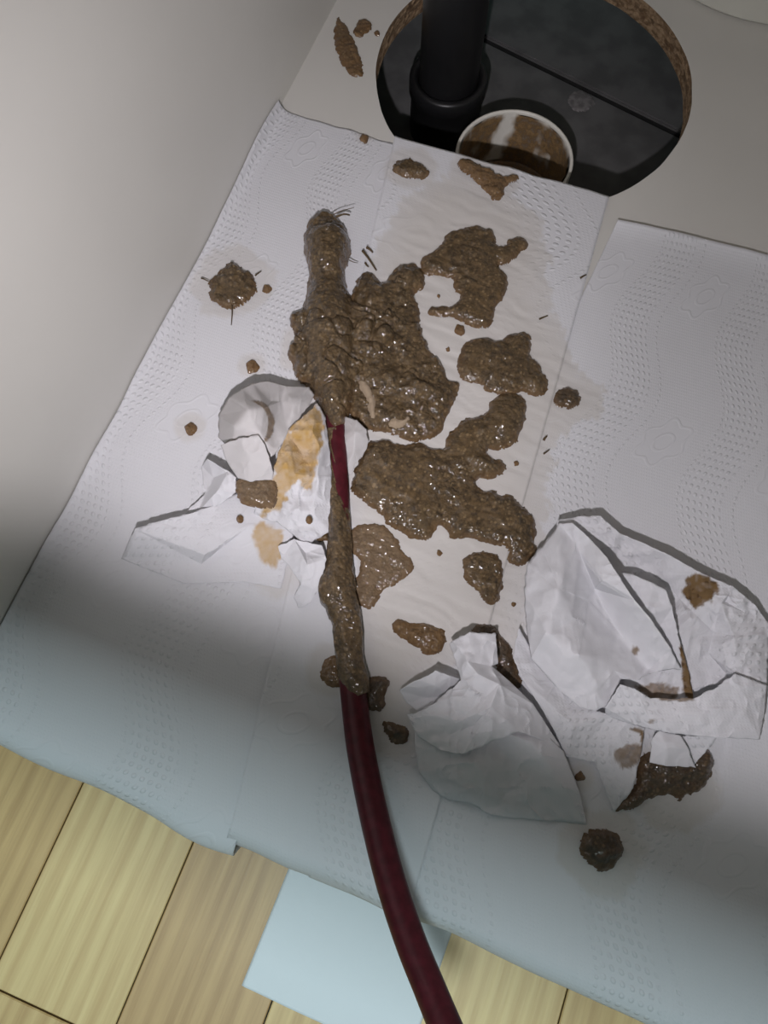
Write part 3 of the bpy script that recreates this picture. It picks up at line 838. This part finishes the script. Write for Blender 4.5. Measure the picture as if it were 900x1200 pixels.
# ------------------------------------------------------------------ crumpled towels
def sheet(name, parent, pts, outline, creases=(), mat='tissue', lv=4, wr=.0006, relax=2, seed=0, stains=(), yellow=(), wet=0.0, thick=.0004):
    """pts: (px, py, height in mm); folded along creases"""
    A = [Vector((p[0], p[1])) for p in pts]
    r = delaunay_2d_cdt(A, [tuple(c) for c in creases], [list(outline)], 1, 1e-4)
    vo, fo, ov = r[0], r[2], r[3]
    zz = []
    for i, v in enumerate(vo):
        if ov[i]: zz.append(pts[ov[i][0]][2])
        else:
            dd = [(((v.x - p[0]) ** 2 + (v.y - p[1]) ** 2) + 1e-6, p[2]) for p in pts]; dd.sort()
            zz.append(sum(z / d for d, z in dd[:3]) / sum(1 / d for d, z in dd[:3]))
    V = [np.array((v.x, v.y, z)) for v, z in zip(vo, zz)]; F = [tuple(f) for f in fo]
    for _ in range(lv):
        E = {}; N = []
        def mid(a, b):
            k = (min(a, b), max(a, b))
            if k not in E: E[k] = len(V); V.append((V[a] + V[b]) / 2)
            return E[k]
        for a, b, c in F:
            x, y, w = mid(a, b), mid(b, c), mid(c, a)
            N += [(a, x, w), (x, b, y), (w, y, c), (x, y, w)]
        F = N
    V = np.array(V); F = np.array(F)
    ed = np.concatenate([F[:, [0, 1]], F[:, [1, 2]], F[:, [2, 0]]]); es = np.sort(ed, 1)
    uq, cnt = np.unique(es, axis=0, return_counts=True)
    bd = np.zeros(len(V), bool); bd[uq[cnt == 1].ravel()] = True
    for _ in range(relax):
        s = np.zeros(len(V)); n = np.zeros(len(V))
        np.add.at(s, uq[:, 0], V[uq[:, 1], 2]); np.add.at(s, uq[:, 1], V[uq[:, 0], 2]); np.add.at(n, uq[:, 0], 1); np.add.at(n, uq[:, 1], 1)
        V[:, 2] = np.where(bd, V[:, 2], .4 * V[:, 2] + .6 * s / np.maximum(n, 1))
    z = np.where(V[:, 2] > 4, 4 + (V[:, 2] - 4) * 1.35, V[:, 2]) * .001
    rg = 1 - np.abs(vnoise(V[:, 0] * .033 + .6 * vnoise(V[:, 0] * .05, V[:, 1] * .05, seed + 31), V[:, 1] * .033, seed + 30)); rg2 = 1 - np.abs(vnoise(V[:, 0] * .075, V[:, 1] * .075 + .5 * vnoise(V[:, 0] * .05, V[:, 1] * .05, seed + 33), seed + 34))
    z = z + wr * 1.5 * (rg ** 4 - .3) + wr * .8 * (rg2 ** 5 - .2)
    z = z + wr * (np.abs(fbm(V[:, 0] * .045, V[:, 1] * .045, seed, 2)) * 1.6 + .5 * vnoise(V[:, 0] * .13, V[:, 1] * .13, seed + 5) - .3)
    jx = np.where(bd, 1.0 * vnoise(V[:, 0] * .2, V[:, 1] * .2, seed + 8), 0)
    W = PX(V[:, 0] + jx, V[:, 1] + jx, np.maximum(z, .0012))
    W[:, 2] = np.maximum(W[:, 2], towel_at(W[:, 0], W[:, 1]) + .0007)
    # faces look upwards
    a, b, c = W[F[:, 0]], W[F[:, 1]], W[F[:, 2]]
    nz = np.cross(b - a, c - a)[:, 2]
    F = np.where((nz < 0)[:, None], F[:, ::-1], F)
    o = pyd(name, W, F, M[mat], None)
    try: o.data.set_sharp_from_angle(angle=math.radians(28))
    except Exception: pass
    setuv(o, np.stack([V[:, 0] / 1850 + seed * .013, -V[:, 1] / 1850 + 3 + seed * .021], -1))
    def field(lst):
        s = np.zeros(len(V))
        for poly, soft, amp in lst:
            d = sdist(V[:, :2], chaikin(poly, 2)) + soft * .8 * fbm(V[:, 0] * .14, V[:, 1] * .14, seed + 60, 3)
            s = np.maximum(s, np.clip(d / (soft * .35) + .5, 0, 1) * amp * (1.0 + .15 * vnoise(V[:, 0] * .25, V[:, 1] * .25, seed + 70)))
        return s
    fattr(o, 'stain', field(stains)); fattr(o, 'yellow', field(yellow)); fattr(o, 'wet', np.full(len(V), wet))
    sm = o.modifiers.new('thickness', 'SOLIDIFY'); sm.thickness = thick; sm.offset = -1
    adopt(o, parent)
    return o
def ell(cx, cy, rx, ry, n=12): return [(cx + rx * math.cos(2 * math.pi * i / n), cy + ry * math.sin(2 * math.pi * i / n)) for i in range(n)]

# --- stained tissue, left of the hose
LT = tag(empty('crumpled_tissue', P(310, 600, .001)), 'crumpled wet tissue with yellow brown stains left of the hose', 'tissue')
sheet('flat_flap', LT, [(142, 655, 3), (158, 620, 15), (185, 611, 16), (218, 603, 15), (250, 592, 11), (285, 575, 9), (330, 570, 6), (345, 620, 5), (330, 690, 2.6), (285, 682, 2.4),
                        (215, 684, 2.2), (175, 668, 2.2), (240, 650, 10), (236, 661, 3.4), (290, 618, 8), (262, 640, 5), (300, 650, 4), (230, 625, 12)],
      list(range(12)), [(1, 12), (0, 13), (12, 13), (12, 14), (14, 15), (15, 13)], 'tissue', seed=2, wr=.0004,
      yellow=[([(292, 620), (310, 610), (330, 622), (332, 655), (318, 668), (300, 650)], 7, .75)])
sheet('stained_fold', LT, [(372, 472, 15), (381, 488, 13), (387, 530, 12), (389, 572, 11), (386, 622, 9), (360, 640, 8), (325, 612, 9), (296, 606, 6), (300, 590, 12), (318, 560, 20), (326, 530, 22), (336, 505, 22),
                           (352, 490, 21), (366, 505, 22), (356, 535, 14), (345, 555, 20), (352, 580, 14), (372, 560, 18), (340, 600, 15), (366, 600, 16), (333, 575, 17), (374, 522, 19)],
      list(range(13)), [(0, 13), (13, 14), (14, 15), (15, 16), (16, 19), (13, 21), (21, 17), (17, 19), (12, 13), (11, 15), (9, 20), (20, 18), (18, 6), (15, 20)], 'tissue', seed=5, wr=.0012, relax=1,
      yellow=[([(372, 472), (383, 495), (372, 545), (352, 560), (340, 575), (325, 600), (300, 606), (318, 570), (328, 520), (350, 490)], 9, .95), ([(350, 540), (370, 540), (366, 575), (350, 570)], 8, .8)])
sheet('lower_fold', LT, [(325, 640, 8), (345, 632, 11), (378, 640, 12), (382, 655, 14), (378, 682, 11), (364, 706, 6), (350, 713, 3), (344, 700, 3), (352, 684, 9), (340, 665, 8), (330, 655, 6), (360, 662, 14), (358, 648, 9), (366, 690, 10)],
      list(range(11)), [(1, 11), (11, 8), (3, 11), (11, 13), (13, 6), (12, 2)], 'smooth_tissue', seed=7, wr=.0008, relax=1)
sheet('white_pleat', LT, [(236, 545, 8), (243, 538, 16), (268, 552, 20), (277, 560, 20), (276, 578, 17), (258, 592, 12), (232, 600, 7), (215, 602, 5), (240, 580, 9), (250, 560, 11), (256, 574, 18)],
      [0, 1, 2, 3, 4, 5, 6, 7, 8], [(1, 9), (9, 10), (10, 4), (9, 8), (2, 10), (10, 6)], 'smooth_tissue', seed=9, wr=.0008, relax=1)
sheet('grey_hood', LT, [(256, 513, 12), (256, 487, 15), (268, 466, 20), (283, 455, 22), (296, 449, 21), (313, 446, 18), (336, 452, 16), (362, 453, 14), (368, 462, 13), (360, 478, 17), (338, 503, 22), (326, 528, 24),
                        (318, 535, 24), (300, 530, 24), (272, 528, 20), (290, 480, 37), (310, 478, 33), (320, 500, 26), (305, 510, 33), (275, 500, 33), (330, 470, 19), (345, 474, 23), (318, 470, 24)],
      list(range(15)), [(3, 16), (16, 17), (17, 11), (15, 18), (15, 19), (20, 22), (20, 21), (21, 10)], 'wet_tissue', seed=11, wr=.0005, relax=10, wet=.25,
      stains=[([(288, 471), (300, 468), (314, 474), (321, 488), (322, 504), (314, 516), (308, 520), (316, 500), (312, 482), (300, 472)], 2.0, .75), ([(262, 517), (280, 513), (304, 508), (304, 511), (280, 517), (264, 520)], 1.5, .4)])  # second strip paints the crease shade along the lap's fold into the colour
sheet('grey_lap', LT, [(258, 521, 26), (280, 514, 33), (303, 510, 34), (311, 522, 33), (320, 552, 26), (318, 562, 23), (292, 564, 23), (278, 560, 21), (265, 540, 22), (292, 538, 30)],
      list(range(9)), [(2, 9), (9, 7), (9, 4)], 'wet_tissue', seed=13, wr=.0005, relax=4, wet=.15)
o = blob('sludge_lump', [(276, 558), (275, 579), (285, 593), (306, 595), (324, 596), (325, 574), (321, 558), (308, 552), (292, 560)], .005, .004, 401, 'sludge_pale', base=.0235, rag=.0006, grain=1.4)
o['label'] = 'brown sludge lump on the front of the tissue'; adopt(o, LT)
for c in ((363, 610), (262, 604)):
    pass
dotl = [(362, 609, 4.5, .0215), (281, 608, 4.5, .0125)]
for i, (a, b, r, z) in enumerate(dotl):
    o = blob('sludge_speck', ell(a, b, r, r * 1.2, 9), .0015, .002, 410 + i, 'sludge_dry', base=z, rag=.0003, cell=.0006); adopt(o, LT)
# soaked scrap on the right of the hose
SC = tag(empty('tissue_scrap', P(416, 520, .002)), 'soaked grey white tissue scrap right of the hose under the sludge', 'tissue', 'paper scraps in the sludge')
sheet('scrap', SC, [(404, 489, 9), (418, 492, 12), (429, 503, 11), (432, 518, 8), (425, 536, 6), (418, 540, 7), (411, 556, 4), (403, 556, 5), (402, 520, 8), (416, 508, 14), (415, 528, 11)],
      list(range(9)), [(1, 9), (9, 10), (10, 6), (9, 3)], 'wet_tissue', seed=15, wr=.0006, relax=2, wet=.2)
for k, (pts, lab) in enumerate([([(418, 444), (429, 443), (436, 456), (442, 469), (440, 491), (433, 487), (429, 466), (421, 455)], 'long beige paper sliver bedded in the sludge beside the hose tip'),
                 ([(453, 498), (458, 488), (466, 482), (471, 493), (478, 486), (482, 491), (474, 499), (466, 503)], 'soaked whitish paper shred at the lower edge of the lumpy sludge'),
                 ([(438, 337), (447, 339), (453, 357), (450, 360), (443, 350)], 'narrow beige paper shred at the top of the lumpy sludge')]):
    tag(blob('paper_shred', pts, .0035, .003, 420 + k, 'shred', base=.0075 if k < 2 else .0065, rag=.0006, cell=.0008, grain=.8), lab, 'paper shred', 'paper scraps in the sludge')

# --- big crumpled towel at the right
RT = tag(empty('crumpled_towel', P(750, 750, .001)), 'big crumpled white paper towel with brown smears at the right', 'paper towel', 'crumpled paper towels')
BR = [([(800, 682), (812, 673), (828, 674), (843, 683), (838, 698), (826, 711), (810, 712), (804, 700)], 7, 1.0)]
sheet('back_sheet', RT, [(653, 609, 14), (677, 606, 18), (703, 604, 20), (728, 626, 18), (757, 638, 18), (787, 652, 19), (817, 669, 19), (860, 688, 18), (884, 708, 17), (901, 731, 15), (900, 763, 13), (899, 803, 12),
                         (860, 800, 6), (800, 810, 5), (720, 800, 5), (660, 740, 5), (650, 660, 10), (727, 650, 10), (760, 668, 9), (795, 700, 7), (820, 690, 16), (850, 705, 16), (873, 718, 17), (880, 760, 17), (836, 740, 9), (860, 745, 18), (715, 640, 14), (808, 724, 12), (845, 707, 18), (830, 765, 8), (862, 788, 15)],
      list(range(17)), [(26, 17), (17, 18), (18, 19), (19, 24), (24, 29), (27, 28), (28, 22), (28, 25), (25, 30), (25, 23), (27, 24), (20, 28), (2, 26)], 'tissue', seed=21, wr=.0011, relax=1, stains=BR)
sheet('inner_sheet', RT, [(715, 668, 22), (743, 674, 24), (767, 684, 25), (781, 692, 24), (788, 712, 22), (795, 745, 18), (808, 790, 9), (813, 822, 6), (770, 822, 5), (730, 815, 6), (735, 740, 12), (757, 720, 21), (772, 736, 15), (770, 787, 7), (790, 780, 10)],
      list(range(11)), [(1, 11), (11, 12), (12, 5), (12, 13), (13, 14)], 'smooth_tissue', seed=23, wr=.0007, relax=1,
      stains=[([(795, 752), (803, 760), (815, 772), (823, 788), (821, 812), (812, 822), (800, 814), (799, 790)], 5, 1.0), ([(735, 803), (760, 803), (790, 800), (800, 822), (765, 822)], 6, .8)])
sheet('main_sheet', RT, [(655, 614, 20), (671, 613, 24), (692, 632, 26), (711, 653, 32), (724, 673, 34), (743, 703, 33), (762, 725, 29), (786, 760, 21), (797, 784, 15), (771, 787, 13), (747, 797, 13), (727, 795, 14), (711, 828, 13), (697, 833, 13), (680, 829, 13),
                         (650, 803, 14), (622, 772, 13), (617, 740, 15), (614, 693, 16), (617, 663, 16), (634, 641, 17), (678, 645, 20), (697, 690, 13), (690, 705, 15), (728, 745, 10), (760, 783, 9), (655, 690, 29), (640, 740, 27), (680, 770, 27), (720, 785, 17), (672, 730, 23), (660, 760, 27), (706, 680, 31), (700, 810, 17)],
      list(range(21)), [(1, 21), (21, 22), (22, 24), (24, 25), (0, 26), (26, 27), (21, 26), (2, 32), (32, 5), (26, 23), (23, 28), (28, 29), (27, 31), (31, 28)], 'smooth_tissue', seed=25, wr=.0007, relax=6,
      stains=[(ell(744, 762, 4, 5), 3, .8)])
sheet('front_band', RT, [(709, 829, 15), (727, 802, 21), (745, 808, 20), (762, 818, 17), (788, 819, 16), (813, 818, 17), (838, 806, 18), (862, 790, 19), (880, 796, 18), (899, 803, 16), (896, 840, 12), (890, 867, 12), (840, 865, 15), (783, 859, 15), (745, 850, 12), (710, 839, 10), (760, 840, 16), (835, 835, 18), (870, 830, 17)],
      list(range(16)), [(1, 16), (16, 13), (6, 17), (17, 12), (7, 18), (16, 17)], 'tissue', seed=27, wr=.0007, relax=2, stains=[([(745, 800), (790, 816), (812, 816), (812, 822), (770, 824)], 4, .8), (ell(763, 845, 4, 3), 3, .6)])
sheet('left_skirt', RT, [(608, 735, 10), (601, 770, 11), (613, 797, 12), (643, 843, 10), (664, 887, 6), (697, 893, 5), (719, 952, 3), (742, 925, 6), (749, 890, 9), (756, 853, 10), (715, 838, 11), (680, 825, 10), (648, 800, 9), (625, 765, 9), (672, 850, 12), (690, 868, 7), (720, 880, 8)],
      list(range(14)), [(2, 14), (14, 15), (15, 5), (10, 16), (16, 6)], 'tissue', seed=29, wr=.0006, relax=1,
      stains=[([(718, 880), (730, 874), (752, 872), (754, 892), (742, 900), (722, 896)], 6, .75), ([(738, 853), (756, 852), (756, 878), (752, 878), (750, 858), (738, 857)], 2.5, .9)])
sheet('small_flap', RT, [(764, 864, 13), (772, 856, 14), (798, 862, 14), (806, 876, 14), (815, 899, 11), (782, 898, 13), (761, 893, 11), (782, 876, 16)], list(range(7)), [(1, 7), (7, 5)], 'smooth_tissue', seed=31, wr=.0004, relax=2)
sheet('back_flap', RT, [(796, 862, 12), (840, 864, 13), (832, 875, 11), (813, 897, 8), (805, 880, 9)], list(range(5)), [], 'tissue', seed=33, wr=.0004, relax=1)

# --- smaller crumpled towel next to it
MT = tag(empty('crumpled_towel', P(570, 860, .001)), 'smaller crumpled white paper towel right of the bare hose', 'paper towel', 'crumpled paper towels')
sheet('lower_sheet', MT, [(486, 858, 10), (487, 880, 9), (491, 905, 6), (507, 926, 3), (526, 938, 2.6), (550, 941, 6), (575, 955, 4), (606, 959, 3), (644, 962, 3), (687, 966, 2.5), (680, 930, 6), (660, 880, 9), (630, 850, 12), (570, 850, 14), (520, 870, 13), (560, 900, 15), (605, 905, 9), (622, 870, 17), (612, 930, 8), (645, 900, 13), (530, 905, 11)],
      list(range(15)), [(13, 15), (15, 5), (17, 16), (16, 18), (18, 7), (17, 19), (19, 9), (14, 20), (20, 3)], 'smooth_tissue', seed=41, wr=.0009, relax=4)
sheet('folded_top', MT, [(477, 837, 14), (495, 833, 17), (512, 822, 19), (540, 797, 21), (534, 775, 19), (526, 754, 16), (536, 748, 20), (551, 741, 21), (581, 742, 18), (584, 778, 17), (577, 781, 19), (597, 798, 17), (626, 826, 14), (645, 856, 10), (657, 875, 8),
                         (632, 866, 14), (608, 857, 20), (575, 870, 20), (543, 884, 18), (518, 880, 16), (489, 863, 13), (575, 829, 27), (585, 802, 25), (535, 847, 22), (527, 861, 17), (548, 775, 25), (560, 790, 27), (540, 820, 24), (605, 825, 19), (555, 850, 21)],
      list(range(21)), [(21, 16), (21, 18), (22, 23), (23, 24), (24, 19), (25, 26), (26, 22), (7, 25), (25, 3), (21, 22), (22, 12), (21, 29), (3, 27), (27, 23), (0, 24), (28, 15), (22, 28)], 'smooth_tissue', seed=43, wr=.0010, relax=1)
sheet('left_wing', MT, [(468, 809, 10), (490, 797, 17), (511, 786, 20), (528, 792, 18), (541, 796, 15), (524, 815, 12), (494, 837, 9), (476, 823, 8), (510, 803, 18), (500, 818, 10)],
      list(range(8)), [(0, 9), (9, 5), (2, 8), (8, 5), (8, 0)], 'smooth_tissue', seed=45, wr=.0006, relax=1)

tag(blob('mortar_smear', [(664, 120), (668, 108), (684, 106), (698, 116), (694, 128), (676, 134)], .0006, .003, 510, 'mortar', base=FLOOR_Z, rag=.002, grain=.2), 'pale mortar smear on the dark tile below the hole', 'mortar')
